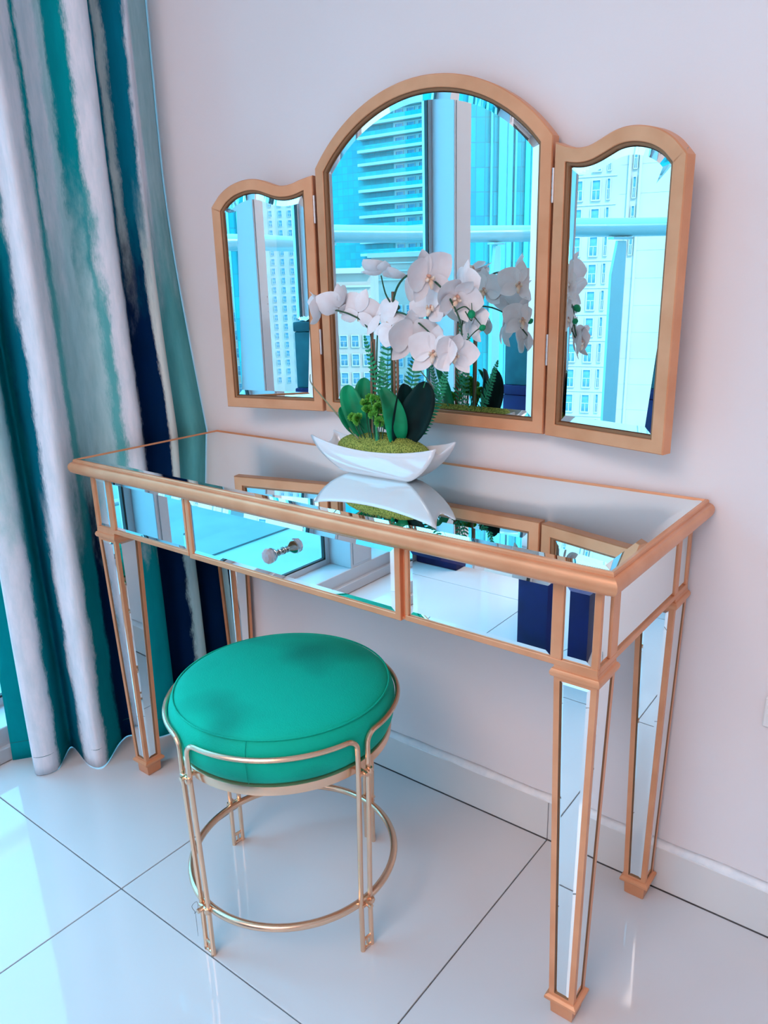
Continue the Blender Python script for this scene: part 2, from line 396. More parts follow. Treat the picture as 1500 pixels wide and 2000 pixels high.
for z in zs:
    c = catmull([Vector((*node_at(i, z), 0)) for i in range(17)], PER)
    rows.append([(b.verts.new((p.x, p.y, z + (.012*math.sin(j*.21) if z < .01 else 0)*0)), j/PER/16, z) for j, p in enumerate(c)])
for A, B2 in zip(rows, rows[1:]):
    for k in range(len(A)-1):
        q = (A[k], A[k+1], B2[k+1], B2[k]); f = b.faces.new([v[0] for v in q])
        for l, v in zip(f.loops, q): l[uvl].uv = (v[1], v[2])
cur = obj('curtain', b, M['curtain'], smooth='all')
tag(cur, 'teal, navy and white striped fabric curtain hanging in deep folds at the left', 'curtain')
s = cur.modifiers.new('thickness', 'SOLIDIFY'); s.thickness = .002
b = NB(); c = catmull([Vector((*node_at(i, .052), .052)) for i in range(17)], PER)
c = [Vector((p.x+.0016, p.y-.001, .052)) for p in c]; tube(b, c, .0007, 5); obj('hem_seam', b, M['seam'], cur)

# ------------------------------------------------------------------ console table
H = .78; XO = .607; TYF = -.415; TYB = -.0063; AX = .577; AYF = -.3845; AYB = -.0085; ZA = .620
tb = thing('console_table', 'mirrored console dressing table with gold painted edges and tapered mirrored legs', 'table', (0, (TYF+TYB)/2, 0))
def T(x, y, z): return (x, y - (TYF+TYB)/2, z)
def tobj(name, b, m, parent=None, **k):
    bmesh.ops.translate(b, verts=b.verts, vec=(0, -(TYF+TYB)/2, 0)); return obj(name, b, m, parent or tb, **k)
P = [(-XO, TYF), (XO, TYF), (XO, TYB), (-XO, TYB)]
b = NB(); prof = [(.040, .749), (.026, .749), (.024, .7435), (.018, .7425), (.014, .746), (.008, .7475), (.003, .751), (.0006, .756), (0, .761), (.0006, .7655), (.003, .7695), (.007, .7725), (.0085, .7728), (.0088, .7765), (.0105, .7785), (.0135, .779), (.0142, .7788), (.0148, .7775), (.0148, .774)]
def rp(d): return [(-XO+d, TYF+d), (XO-d, TYF+d), (XO-d, TYB-d*.62), (-XO+d, TYB-d*.62)]
rings = [[b.verts.new((x, y, z)) for x, y in rp(d)] for d, z in prof]
for A, B2 in zip(rings, rings[1:]):
    for k in range(4): b.faces.new((A[k], A[(k+1) % 4], B2[(k+1) % 4], B2[k]))
b.faces.new(rings[0][::-1])
# soften the vertical corner edges
ce = [e for e in b.edges if abs(e.verts[0].co.z - e.verts[1].co.z) > 1e-5 and min(abs(abs(v.co.x)-XO) for v in e.verts) < .012]
tobj('tabletop_frame', b, M['gold'], smooth=True)
b = NB(); Q = rp(.0150); f3 = lambda x, y, h: (x, y, .7762+h)
loft_poly(b, Q, [(0, -.002), (0, 0), (.0135, .0021)], f3, capfirst=True, caplast=True); tobj('top_mirror', b, M['mirror'])
ZG = .7783
# apron
b = NB(); box(b, -AX+.006, AX-.006, AYF+.006, AYB, ZA+.001, .750)
def fbar(x0, x1, z0, z1, y=AYF, t=.0065, bv=.0008): box(b, x0, x1, y, y+t, z0, z1, bv)
gx = .2625
for s in (-1, 1):
    xa, xb = (s*gx, s*AX)
    fbar(min(xa, xb), max(xa, xb), ZA, .629); fbar(min(xa, xb), max(xa, xb), .739, .749)
    fbar(*sorted((s*AX, s*.567)), .629, .739); fbar(*sorted((s*.524, s*.508)), .629, .739); fbar(*sorted((s*.2685, s*gx)), .629, .739)
fbar(-gx, gx, ZA-.0005, ZA+.004, y=AYF+.002); fbar(-gx, gx, .744, .749, y=AYF+.002)
for s in (-1, 1):
    xa, xb = sorted((s*AX, s*(AX-.0065)))
    box(b, xa, xb, AYF+.0066, AYB, ZA, .629, .0008); box(b, xa, xb, AYF+.0066, AYB, .739, .749, .0008)
    for ya, yb_ in ((AYF+.0066, -.376), (-.343, -.318), (-.078, -.060), (-.020, AYB)): box(b, xa, xb, ya, yb_, .629, .739, .0008)
tobj('apron_frame', b, M['gold'])
FR = lambda x, z, h: (x, AYF+.0035-h, z)
for xa, xb in ((-.567, -.524), (-.508, -.2685), (.2685, .508), (.524, .567)):
    b = NB(); pane_rect(b, xa+.0004, xb-.0004, .6294, .7386, FR, .0075, .0009); tobj('mirror_panel', b, M['mirror'])
for s in (-1, 1):
    for ya, yb_ in ((-.376, -.343), (-.318, -.078), (-.060, -.020)):
        b = NB(); F2 = (lambda y, z, h: (AX-.0035+h, y, z)) if s > 0 else (lambda y, z, h: (-AX+.0035-h, -(y), z))
        if s > 0: pane_rect(b, ya+.0004, yb_-.0004, .6294, .7386, F2, .0065, .0014)
        else: pane_rect(b, -yb_+.0004, -ya-.0004, .6294, .7386, F2, .0065, .0014)
        tobj('mirror_panel', b, M['mirror'])
# drawer
b = NB(); DY = AYF-.0035
loft_poly(b, [(-.256, .6185), (.256, .6185), (.256, .7475), (-.256, .7475)], [(.002, -.16), (0, -.16), (0, -.001), (.001, 0), (.0095, 0), (.0105, -.001), (.0108, -.004)], lambda x, z, h: (x, DY-h, z), capfirst=True, caplast=True)
bmesh.ops.recalc_face_normals(b, faces=b.faces)
dr = tobj('drawer', b, M['gold'])
b = NB(); pane_rect(b, -.2448, .2448, .6298, .7362, lambda x, z, h: (x, DY+.003-h, z), .008, .0009); o = tobj('mirror_panel', b, M['mirror'], dr)
kx = Matrix.Rotation(R(90), 3, 'X'); ka = Vector((0.002, DY+.0014, .684))
b = NB(); lathe(b, [(0, 0), (.0065, 0), (.0065, .0018), (.0035, .003), (.0035, .0075), (.006, .0085), (.0062, .0105), (.004, .0115), (.004, .013), (.0065, .016), (.0105, .0215), (.0125, .0245), (.0125, .026), (0, .026)], ka, 24, kx); tobj('knob_base', b, M['chrome'], dr, smooth=True)
b = NB(); lathe(b, [(0, .0255), (.0112, .0262), (.0140, .0315), (.0128, .037), (.0085, .0405), (0, .0415)], ka, 9, kx); tobj('knob_crystal', b, M['crystal'], dr)
# legs
def leg(cx, cy):
    b = NB(); h0, h1, z0, z1 = .0208, .0312, .040, .6035
    def hw(z): return h0 + (h1-h0)*(z-z0)/(z1-z0)
    strips = []
    for k in range(4):
        c_, s_ = [(0, -1), (1, 0), (0, 1), (-1, 0)][k]
        n_ = Vector((c_, s_, 0)); t_ = Vector((-s_, c_, 0))
        def F(u, z, d, n_=n_, t_=t_): return Vector((cx, cy, z)) + n_*(hw(z)-d) + t_*u
        e = .0088; O = [(-hw(z0), z0), (hw(z0), z0), (hw(z1), z1), (-hw(z1), z1)]
        I = [(-hw(z0)+e, z0+.007), (hw(z0)-e, z0+.007), (hw(z1)-e, z1-.006), (-hw(z1)+e, z1-.006)]
        vo = [b.verts.new(F(u, z, 0)) for u, z in O]; vi = [b.verts.new(F(u, z, 0)) for u, z in I]; vr = [b.verts.new(F(u, z, .0035)) for u, z in I]
        for j in range(4):
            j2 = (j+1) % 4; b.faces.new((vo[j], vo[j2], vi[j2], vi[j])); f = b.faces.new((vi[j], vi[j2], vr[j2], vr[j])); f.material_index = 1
        b.faces.new(vr).material_index = 1
        sb = NB(); J = [(u*.985, z) for u, z in I]
        loft_poly(sb, J, [(0, .0034), (0, .0028), (.0048, .0012)], lambda u, z, h, F=F: F(u, z, h), caplast=True)
        strips.append(sb)
    bmesh.ops.remove_doubles(b, verts=b.verts, dist=1e-5)
    lg = tobj('leg', b, [M['gold'], M['gold_edge']])
    for sb in strips: tobj('mirror_strip', sb, M['mirror_leg'], lg)
    b = NB(); S = lambda h: [(cx-h, cy-h), (cx+h, cy-h), (cx+h, cy+h), (cx-h, cy+h)]
    loft_poly(b, S(.036), [(.006, .6025), (.0015, .604), (0, .6075), (0, .611), (.002, .615), (.004, .616), (.0045, .6205)], lambda x, y, h: (x, y, h), capfirst=True, caplast=True); tobj('collar', b, M['gold'], lg, smooth=True)
    b = NB(); loft_poly(b, S(.0265), [(.0115, 0), (.0085, .004), (.0075, .029), (.003, .030), (.0005, .0325), (0, .035), (.0005, .038), (.004, .0405), (.0055, .0415)], lambda x, y, h: (x, y, h), capfirst=True, caplast=True); tobj('foot', b, M['gold'], lg, smooth=True)
for sx in (-1, 1):
    for cy in (-.3525, -.0405): leg(sx*.5457, cy)

# ------------------------------------------------------------------ trifold wall mirror
def circ_arc(cx, cz, r, a0, a1, n): return [(cx + r*math.cos(R(a0+(a1-a0)*k/n)), cz + r*math.sin(R(a0+(a1-a0)*k/n))) for k in range(n+1)]
tm = thing('trifold_mirror', 'gold framed three-panel wall mirror with arched centre and angled side wings', 'mirror', (.055, -.012, .86))
MC = Vector((.055, -.012, .86))
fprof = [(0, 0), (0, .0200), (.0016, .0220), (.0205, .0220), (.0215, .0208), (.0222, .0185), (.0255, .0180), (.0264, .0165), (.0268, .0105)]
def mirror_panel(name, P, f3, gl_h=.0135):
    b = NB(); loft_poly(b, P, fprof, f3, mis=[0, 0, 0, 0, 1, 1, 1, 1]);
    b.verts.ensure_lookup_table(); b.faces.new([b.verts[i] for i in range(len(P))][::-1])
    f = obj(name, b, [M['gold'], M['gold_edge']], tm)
    G = clean_offset(P, .0276); b = NB(); loft_poly(b, G, [(0, .006), (0, gl_h-.0004), (.0005, gl_h), (.011, gl_h+.0011)], f3, capfirst=True, caplast=True)
    obj('mirror_glass', b, M['mirror'], f); return f
hw_ = .2575; zb, zs_ = 0.0, .482; sag = .124; rr = (hw_**2+sag**2)/(2*sag); a = math.degrees(math.asin(hw_/rr))
PC = [(-hw_, zb), (hw_, zb)] + circ_arc(0, zs_+sag-rr, rr, 90-a, 90+a, 36)
mirror_panel('centre_panel', PC, lambda x, z, h: (x, -.002-h+.0+ .0, z))
def wing(side, ang, width, tilt=0.):
    # u from hinge outwards, z from the bottom
    top = [(width, .424), (width-.010, .435), (width-.026, .450), (width-.050, .4635), (width-.078, .4715), (width-.103, .4735), (width-.125, .4705), (width-.146, .4635), (width-.165, .4575), (width-.182, .4560), (width-.200, .4585), (width-.218, .4640), (.003, .4705)]
    top = [p for p in top if p[0] > .0029]
    Pw = [(.003, 0), (width, 0)] + [(p.x, p.y) for p in catmull([Vector((*q, 0)) for q in top], 4)]
    a_ = R(ang); D = Vector((side*math.cos(a_), -math.sin(a_), 0)); Nn = Vector((-side*math.sin(a_)*-1*-1, -math.cos(a_), 0))
    Nn = Vector((-side*math.sin(a_), -math.cos(a_), 0)); Hh = Vector((side*.2595, -.0265, 0)) ; tl = math.tan(R(tilt))
    if side > 0: f3 = lambda u, z, h: Hh + D*u + Nn*(h-.022 - z*tl) + Vector((0, 0, z))
    else:
        Pw = [(-u, z) for u, z in Pw][::-1]; f3 = lambda u, z, h: Hh + D*(-u) + Nn*(h-.022 - z*tl) + Vector((0, 0, z))
    f = mirror_panel('wing_panel', Pw, f3)
    for zc in (.145, .405):
        b = NB(); q = f3(.0015*side, zc, .021); tube(b, [q+Vector((0, 0, -.024)), q+Vector((0, 0, .024))], .0022, 8)
        for k in range(5): tube(b, [q+Vector((0, 0, -.022+k*.0105)), q+Vector((0, 0, -.014+k*.0105))], .0026, 8)
        obj('hinge', b, M['hinge'], tm)
wing(-1, 13.8, .251, 0.1); wing(1, 14.0, .237, .1)

# ------------------------------------------------------------------ stool
SC = Vector((.016, -.421, 0)); RF = .1965
st = thing('round_stool', 'round teal green velvet stool on a gold wire frame', 'stool', SC)
b = NB(); lathe(b, [(0, .4715), (.05, .4712), (.10, .4700), (.14, .4675), (.168, .4635), (.181, .459), (.1865, .4555), (.1885, .4535), (.1905, .4515), (.1965, .443), (.1995, .432), (.2005, .420), (.1995, .405), (.1965, .391), (.192, .3805), (.187, .3755), (.17, .3745), (0, .3745)], seg=72); bmesh.ops.scale(b, verts=b.verts, vec=(.99, .99, 1))
obj('seat_cushion', b, M['velvet'], st, smooth='all')
b = NB(); tube(b, [(.1882*math.cos(2*math.pi*k/96), .1882*math.sin(2*math.pi*k/96), .4548) for k in range(96)], .0016, 6, closed=True)
a = R(-62); tube(b, [Vector((r_*math.cos(a), r_*math.sin(a), z_)) for r_, z_ in ((.1888, .4545), (.1965, .443), (.1997, .432), (.2008, .420), (.1998, .405), (.1967, .391), (.192, .379))], .0006, 5)
obj('seam', b, M['velvet'], st, smooth='all')
b = NB(); lathe(b, [(0, .3742), (.186, .3742), (.190, .372), (.1908, .366), (.190, .3565), (.187, .355), (0, .355)], seg=72); obj('seat_ring', b, M['champagne'], st, smooth=True)
b = NB(); tube(b, [(.1895*math.cos(2*math.pi*k/96), .1895*math.sin(2*math.pi*k/96), .0975) for k in range(96)], .0068, 12, closed=True); obj('foot_ring', b, M['champagne'], st, smooth='all')
RL = .2035; ZT = .430; da = R(3.1); fr = .020
for k in range(4):
    A0 = R(-97+90*k)+da; A1 = R(-97+90*(k+1))-da; pts = []
    def pl(aa, z, r_): return Vector((r_*math.cos(aa), r_*math.sin(aa), z))
    def rr_(z): return RF + (RL-RF)*max(0, min(1, (z-.1)/.25))
    for z in (0, .1, .2, .3, .35, ZT-fr): pts.append(pl(A0, z, rr_(z)))
    for j in range(1, 6):
        t = R(90*j/6); pts.append(pl(A0+(fr/RL)*(1-math.cos(t)), ZT-fr+fr*math.sin(t), RL))
    n_ = 20
    for j in range(n_+1): pts.append(pl(A0+fr/RL+(A1-A0-2*fr/RL)*j/n_, ZT, RL))
    for j in range(5, 0, -1):
        t = R(90*j/6); pts.append(pl(A1-(fr/RL)*(1-math.cos(t)), ZT-fr+fr*math.sin(t), RL))
    for z in (ZT-fr, .35, .3, .2, .1, 0): pts.append(pl(A1, z, rr_(z)))
    b = NB(); tube(b, pts, .0044, 10); obj('frame_loop', b, M['champagne'], st, smooth=True)
    Ak = R(-97+90*k); dv = Vector((math.cos(Ak), math.sin(Ak), 0)); tv = Vector((-dv.y, dv.x, 0))
    for z in (.0975, .3630):
        b = NB()
        tube(b, [dv*.186+Vector((0, 0, z)), dv*(.2115 if z < .2 else .214)+Vector((0, 0, z))], .0042, 10)
        q = dv*(.199 if z < .2 else .205)+Vector((0, 0, z)); tube(b, [q-tv*.011, q+tv*.011], .0040, 8)
        q = dv*(.1995 if z < .2 else .2065) + Vector((0, 0, z)) + tv*.0115
        lathe(b, [(0, -.0062), (.0045, -.005), (.006, 0), (.0045, .005), (0, .0062)], q, 10)
        obj('leg_joint', b, M['champagne'], st, smooth=True)
    b = NB(); q = dv*RF
    tube(b, [q-tv*.0107+Vector((0, 0, .003)), q+tv*.0107+Vector((0, 0, .003))], .003, 8); tube(b, [q-tv*.0107+Vector((0, 0, .022)), q+tv*.0107+Vector((0, 0, .022))], .003, 8)
    tube(b, [q+Vector((0, 0, .004)), q+Vector((0, 0, .021))], .0022, 6)
    obj('foot_plate', b, M['champagne'], st, smooth=True)
# little tag on a thread
b = NB(); q = Vector((math.cos(R(-103)), math.sin(R(-103)), 0))*.206
loft_poly(b, [(-.006, -.040), (.002, -.052), (.006, -.030), (.005, -.008), (-.002, 0), (-.005, -.012)], [(0, 0), (0, .0006)], lambda x, z, h: (q.x+x*.7, q.y+h-x*.5, .078+z), capfirst=True, caplast=True)
tube(b, catmull([Vector((q.x, q.y, .078)), Vector((q.x-.002, q.y-.004, .092)), Vector((q.x+.004, q.y+.003, .100)), Vector((q.x+.012, q.y-.002, .092)), Vector((q.x+.004, q.y-.004, .080)), Vector((q.x, q.y, .078))], 4), .0005, 5)
obj('hang_tag', b, M['tag'], st)

# ------------------------------------------------------------------ bowl
RIM = {'FL': (-.096, -.199, .8455), 'FR': (.196, -.199, .8490), 'BR': (.193, -.131, .8495), 'BL': (-.092, -.137, .8460)}
BAS = {'FL': (-.014, -.1845), 'FR': (.121, -.1850), 'BR': (.1195, -.152), 'BL': (-.013, -.152)}
bowl = thing('boat_bowl', 'white glazed boat-shaped porcelain bowl holding moss and orchids', 'bowl', (.053, -.168, ZG))
def rimpt(t, ins=0., dz=0.):
    keys = ['FL', 'FR', 'BR', 'BL']; e = int(t) % 4; f_ = t - int(t); A = Vector(RIM[keys[e]]); B2 = Vector(RIM[keys[(e+1) % 4]]); p = A.lerp(B2, f_)
    s_ = 4*f_*(1-f_); long = e in (0, 2)
    p.z -= (.0185 if long else .017)*s_**(.85 if long else 1)
    if not long: p.x += (-1 if e == 1 else 1)*.012*s_
    else: p.y += (-.004 if e == 0 else .004)*s_
    c_ = Vector((.053, -.167, p.z)); d_ = (c_-p); d_.z = 0
    dd = Vector((math.copysign(1, d_.x)*min(abs(d_.x), ins*1.3), math.copysign(1, d_.y)*min(abs(d_.y), ins), 0)); return p + dd + Vector((0, 0, dz))
def baspt(t, ins=0.):
    keys = ['FL', 'FR', 'BR', 'BL']; e = int(t) % 4; f_ = t-int(t); A = Vector((*BAS[keys[e]], ZG)); B2 = Vector((*BAS[keys[(e+1) % 4]], ZG)); p = A.lerp(B2, f_)
    c_ = Vector((.053, -.168, ZG)); d_ = c_-p; return p + Vector((math.copysign(1, d_.x)*ins, math.copysign(1, d_.y)*ins, 0))
N_ = 96; ts = [4*k/N_ for k in range(N_)]; b = NB(); rings = []
def prof_pt(B2, R2, v): 
    s_ = math.sin(v*math.pi/2)**.9
    return Vector((B2.x+(R2.x-B2.x)*(.55*s_+.45*v), B2.y+(R2.y-B2.y)*(.8*s_+.2*v), B2.z+(R2.z-B2.z)*(v**1.25)))
bmv = []
for v in [0, .12, .25, .4, .55, .7, .85, 1]:
    rings.append([b.verts.new(prof_pt(baspt(t), rimpt(t), v)) for t in ts])
rings.append([b.verts.new(rimpt(t, .0016, .0012)) for t in ts]); rings.append([b.verts.new(rimpt(t, .0034, .0002)) for t in ts])
for v in [.85, .65, .45, .3]:
    rings.append([b.verts.new(prof_pt(baspt(t, .004)+Vector((0, 0, .004)), rimpt(t, .0036), v)) for t in ts])
for A, B2 in zip(rings, rings[1:]):
    for k in range(N_): b.faces.new((A[k], A[(k+1) % N_], B2[(k+1) % N_], B2[k]))
b.faces.new(rings[0][::-1]); b.faces.new(rings[-1])
bmesh.ops.translate(b, verts=b.verts, vec=(-.053, .168, -ZG)); obj('bowl_body', b, M['porc'], bowl, smooth='all')
# moss mound
b = NB(); nu, nv = 150, 60; top = None; rows = []
def mossz(x, y):
    q = ((x-.055)/.108)**2 + ((y+.166)/.034)**2
    return .8230 + .0350*math.sqrt(max(0, 1-q)) if q < 1 else .8230
for j in range(1, nv+1):
    r_ = j/nv; row = []
    for k in range(nu):
        a = 2*math.pi*k/nu; x = .055+.108*r_*math.cos(a); y = -.166+.034*r_*math.sin(a); z = mossz(x, y)
        n_ = random.uniform(0, .0022) if j < nv else 0
        row.append(b.verts.new((x + random.uniform(-.0006, .0006), y + random.uniform(-.0006, .0006), z + n_)))
    rows.append(row)
ctr = b.verts.new((.055, -.166, mossz(.055, -.166)+.001))
for k in range(nu): b.faces.new((ctr, rows[0][k], rows[0][(k+1) % nu]))
for A, B2 in zip(rows, rows[1:]):
    for k in range(nu): b.faces.new((A[k], B2[k], B2[(k+1) % nu], A[(k+1) % nu]))
bot = [b.verts.new((v.co.x, v.co.y, .806)) for v in rows[-1]]
bot = [b.verts.new((.055+(v.co.x-.055)*.8, -.166+(v.co.y+.166)*.8, .806)) for v in rows[-1]]
for k in range(nu): b.faces.new((rows[-1][k], bot[k], bot[(k+1) % nu], rows[-1][(k+1) % nu]))
bmesh.ops.delete(b, geom=[v for v in b.verts if not v.link_faces], context='VERTS')
mo = obj('moss', b, M['moss'], smooth='all', kind='stuff'); tag(mo, 'mound of yellow-green moss filling the white bowl', 'moss')

# ------------------------------------------------------------------ orchids
def petal_mesh(L_, W_, cup=.12, fold=.1, pw=1.0, tipr=.0, n=10, mname='petal', wave=0., ex=.55):
    b = NB(); rows = []
    for i in range(n+1):
        t = i/n; w_ = W_*.5*(math.sin(math.pi*min(1, t**pw*.98+.02))**ex if 0 < t < 1 else (.12 if t == 0 else .05)); row = []
        for j in range(7):
            s_ = (j-3)/3; x = s_*w_; y = t*L_; z = cup*L_*(t*t) - fold*W_*(1-s_*s_)*math.sin(math.pi*t) + wave*math.sin(t*9+s_*3)*abs(s_)*L_
            row.append(b.verts.new((x, y, z)))
        rows.append(row)
    for A, B2 in zip(rows, rows[1:]):
        for k in range(6): b.faces.new((A[k], A[k+1], B2[k+1], B2[k]))
    me = bpy.data.meshes.new(mname); b.to_mesh(me); b.free()
    for p in me.polygons: p.use_smooth = True
    return me
PT = petal_mesh(.044, .049, .16, .10, .72, wave=.016, ex=.62); PT.materials.append(M['petal'])
SP = petal_mesh(.042, .026, .16, .12, .9, ex=.8); SP.materials.append(M['petal'])
b = NB()
lathe(b, [(0, .012), (.003, .011), (.0038, .006), (.003, .001), (0, 0)], Vector((0, .003, 0)), 8, mi=1)
for s in (-1, 1):
    tube(b, catmull([Vector((s*.002, -.002, .002)), Vector((s*.007, -.004, .009)), Vector((s*.006, .001, .015))], 4), [.003, .0042, .0045, .004, .0035, .0032, .003, .0024, .0010], 7, mi=0)
tube(b, catmull([Vector((0, -.002, .002)), Vector((0, -.010, .009)), Vector((0, -.019, .009)), Vector((0, -.024, .005))], 4), [.0025, .003, .0038, .0046, .0052, .0056, .005, .0044, .004, .0034, .0024, .0016, .0006], 8, mi=0)
LIPM = bpy.data.meshes.new('lip'); bmesh.ops.recalc_face_normals(b, faces=b.faces); b.to_mesh(LIPM); b.free(); LIPM.materials.append(M['lip']); LIPM.materials.append(M['column'])
for p in LIPM.polygons: p.use_smooth = True
def basis(n_, up):
    n_ = Vector(n_).normalized(); up = Vector(up); up = (up - n_*up.dot(n_)).normalized(); xx = up.cross(n_)
    return Matrix((xx, up, n_)).transposed().to_4x4()
def flower(plant, pos, n_, up=(0, 0, 1), sc=1., curl=0., pn=None):
    rt = obj('flower', LIPM, None, plant); Mx = Matrix.Translation(Vector(pos)-plant.location) @ basis(n_, up) @ Matrix.Scale(sc, 4); rt.matrix_local = Mx @ Matrix.Scale(.74, 4)
    for nm, me, ang, sc2, dz in (('sepal', SP, 0, 1, -.0015), ('sepal', SP, 128, 1, -.0015), ('sepal', SP, -128, 1, -.0015), ('petal', PT, 68, 1, 0), ('petal', PT, -68, 1, 0)):
        o = obj(nm, me, None, rt); tilt = curl + random.uniform(-12, 20)
        o.matrix_local = Matrix.Scale(1/.74, 4) @ Matrix.Rotation(R(ang+random.uniform(-9, 9)), 4, 'Z') @ Matrix.Translation((0, .001, dz)) @ Matrix.Rotation(R(tilt), 4, 'X')
def stem(plant, pts, r, name='stem', m='stem', per=8):
    b = NB(); c = catmull([Vector(p)-plant.location for p in pts], per); n_ = len(c)
    tube(b, c, [r*(1-.35*i/n_) for i in range(n_)], 8); return obj(name, b, M[m], plant, smooth='all')
def bud(plant, p, r, d=(0, 0, 1), m='stem'):
    b = NB(); xf = basis(d, (1, 0.1, 0)).to_3x3(); lathe(b, [(0, -r*1.1), (r*.6, -r*.8), (r, -r*.1), (r*.85, r*.6), (r*.4, r*1.1), (0, r*1.3)], Vector(p)-plant.location, 12, xf); obj('bud', b, M[m], plant, smooth='all')
def leaf(plant, pts, wid, nrm, m, name='leaf', n=14):
    b = NB(); c = catmull([Vector(p)-plant.location for p in pts], 6); n_ = len(c); rows = []; nr = Vector(nrm).normalized()
    for i, p in enumerate(c):
        t = i/(n_-1); T_ = (c[min(i+1, n_-1)]-c[max(i-1, 0)]).normalized(); sd_ = T_.cross(nr).normalized(); nn = sd_.cross(T_)
        w_ = wid*.5*max(.04, math.sin(math.pi*min(1, .06+.94*t**.85))**.6 if t < 1 else .03)
        rows.append([b.verts.new(p + sd_*w_*s_ + nn*(w_*.42*abs(s_)**1.15)) for s_ in (-1, -.66, -.33, 0, .33, .66, 1)])
    for A, B2 in zip(rows, rows[1:]):
        for k in range(6): b.faces.new((A[k], A[k+1], B2[k+1], B2[k]))
    o = obj(name, b, M[m], plant, smooth='all'); s = o.modifiers.new('t', 'SOLIDIFY'); s.thickness = .0009; return o
CAMD = Vector((.66, -.75, .15))
# right-hand plant
o1 = thing('orchid', 'white orchid on the tall central stake, arching right over two dark leaves', 'orchid', (.083, -.165, .852), 'artificial orchids in the bowl')
b = NB()
for dx, z1 in ((0, .256), (.0045, .235)): tube(b, [(dx, .004*(dx > 0), -.02), (dx+.001, .004*(dx > 0), z1*.5), (dx+.0015, .003*(dx > 0), z1)], .0026, 8)
obj('stake', b, M['stake'], o1, smooth=True)
stem(o1, [(.081, -.165, .85), (.080, -.167, .95), (.083, -.166, 1.06), (.090, -.166, 1.105), (.115, -.168, 1.132), (.150, -.165, 1.135), (.190, -.160, 1.105), (.215, -.155, 1.060), (.222, -.16, 1.02)], .0022)
stem(o1, [(.083, -.165, 1.085), (.074, -.172, 1.105), (.070, -.178, 1.135)], .0016)
stem(o1, [(.083, -.165, 1.075), (.120, -.175, 1.070), (.160, -.180, 1.050), (.200, -.175, 1.015)], .0018)
stem(o1, [(.205, -.155, 1.075), (.218, -.143, 1.082), (.232, -.138, 1.066), (.246, -.135, 1.050)], .0013)
stem(o1, [(.222, -.150, 1.075), (.232, -.146, 1.060), (.228, -.14, 1.088)], .0010)
stem(o1, [(.246, -.135, 1.05), (.236, -.142, 1.042), (.224, -.148, 1.028)], .0011)
bud(o1, (.234, -.150, 1.071), .0068, (.3, -.3, -.5), 'leaf'); bud(o1, (.247, -.137, 1.048), .0055, (.5, 0, .3), 'leaf'); bud(o1, (.072, -.160, 1.081), .0035, (-1, 0, 0)); bud(o1, (.093, -.165, 1.082), .0050, (1, 0, -.2))
flower(o1, (.072, -.175, 1.143), (-.25, .35, .9), (.7, -.6, .1), .95, -14)
flower(o1, (.166, -.176, 1.130), (.85, -.45, -.10), (-.35, -.1, 1), 1.12, 8)
flower(o1, (.138, -.183, 1.032), (.80, -.60, -.15), (-.1, 0, 1), 1.18, 4)
flower(o1, (.184, -.188, 1.010), (.45, -.82, .10), (.1, 0, 1), 1.05, 4)
flower(o1, (.216, -.172, 1.008), (.72, -.62, -.10), (.2, .1, 1), .92, 8)
flower(o1, (.162, -.160, 1.078), (.15, -.75, .65), (0, .3, 1), 1.0, 2)
flower(o1, (.205, -.150, 1.098), (.70, -.55, -.35), (.35, .2, 1), 1.05, 10)
flower(o1, (.120, -.140, 1.105), (.1, .9, .1), (0, 0, 1), 1.0, 4)
flower(o1, (.205, -.120, 1.115), (.45, .85, .1), (.1, 0, 1), .98, 4)
flower(o1, (.215, -.118, 1.052), (.55, .8, -.1), (0, 0, 1), .95, 4)
leaf(o1, [(.098, -.168, .846), (.116, -.158, .880), (.134, -.150, .925), (.137, -.148, .956)], .060, (.45, -.85, .2), 'leafd')
leaf(o1, [(.094, -.170, .846), (.098, -.168, .880), (.104, -.166, .925), (.104, -.165, .952)], .048, (.85, -.3, .2), 'leafd')
leaf(o1, [(.092, -.172, .846), (.100, -.185, .880), (.094, -.190, .915), (.076, -.192, .946)], .040, (.75, -.65, .1), 'leaf')
# left-hand plant
o2 = thing('orchid', 'white orchid on the shorter left stake, flowers reaching left across the mirror wing', 'orchid', (.036, -.170, .852), 'artificial orchids in the bowl')
b = NB(); tube(b, [(0, 0, -.02), (0, 0, .09), (.004, 0, .188)], .0030, 8); tube(b, [(.004, .003, -.02), (.005, .003, .09), (.006, .003, .175)], .0022, 8); obj('stake', b, M['stake'], o2, smooth=True)
stem(o2, [(.040, -.168, .85), (.039, -.170, .95), (.040, -.171, 1.025), (.030, -.178, 1.055), (.010, -.190, 1.070), (-.010, -.200, 1.077), (-.030, -.207, 1.080)], .0020)
stem(o2, [(.045, -.168, .95), (.050, -.168, 1.03), (.056, -.168, 1.055)], .0015)
flower(o2, (-.045, -.208, 1.078), (-.80, -.50, .1), (.2, 0, 1), .92, 22)
flower(o2, (-.010, -.200, 1.083), (-.70, .15, .55), (-.2, -.2, 1), .98, 14)
flower(o2, (.022, -.184, 1.074), (-.25, .80, .15), (.3, 0, 1), .98, 4)
flower(o2, (.060, -.170, 1.068), (.1, .85, -.3), (-.3, 0, 1), .95, 0)
flower(o2, (.094, -.182, 1.052), (-.3, .75, -.4), (.8, 0, -.5), .85, 4)
leaf(o2, [(.020, -.172, .846), (.004, -.176, .885), (-.012, -.178, .925), (-.014, -.176, .944)], .042, (.60, -.80, .1), 'leaf')
leaf(o2, [(.024, -.168, .846), (.014, -.160, .885), (.002, -.150, .930), (-.001, -.146, .955)], .044, (.55, -.80, .15), 'leaf')
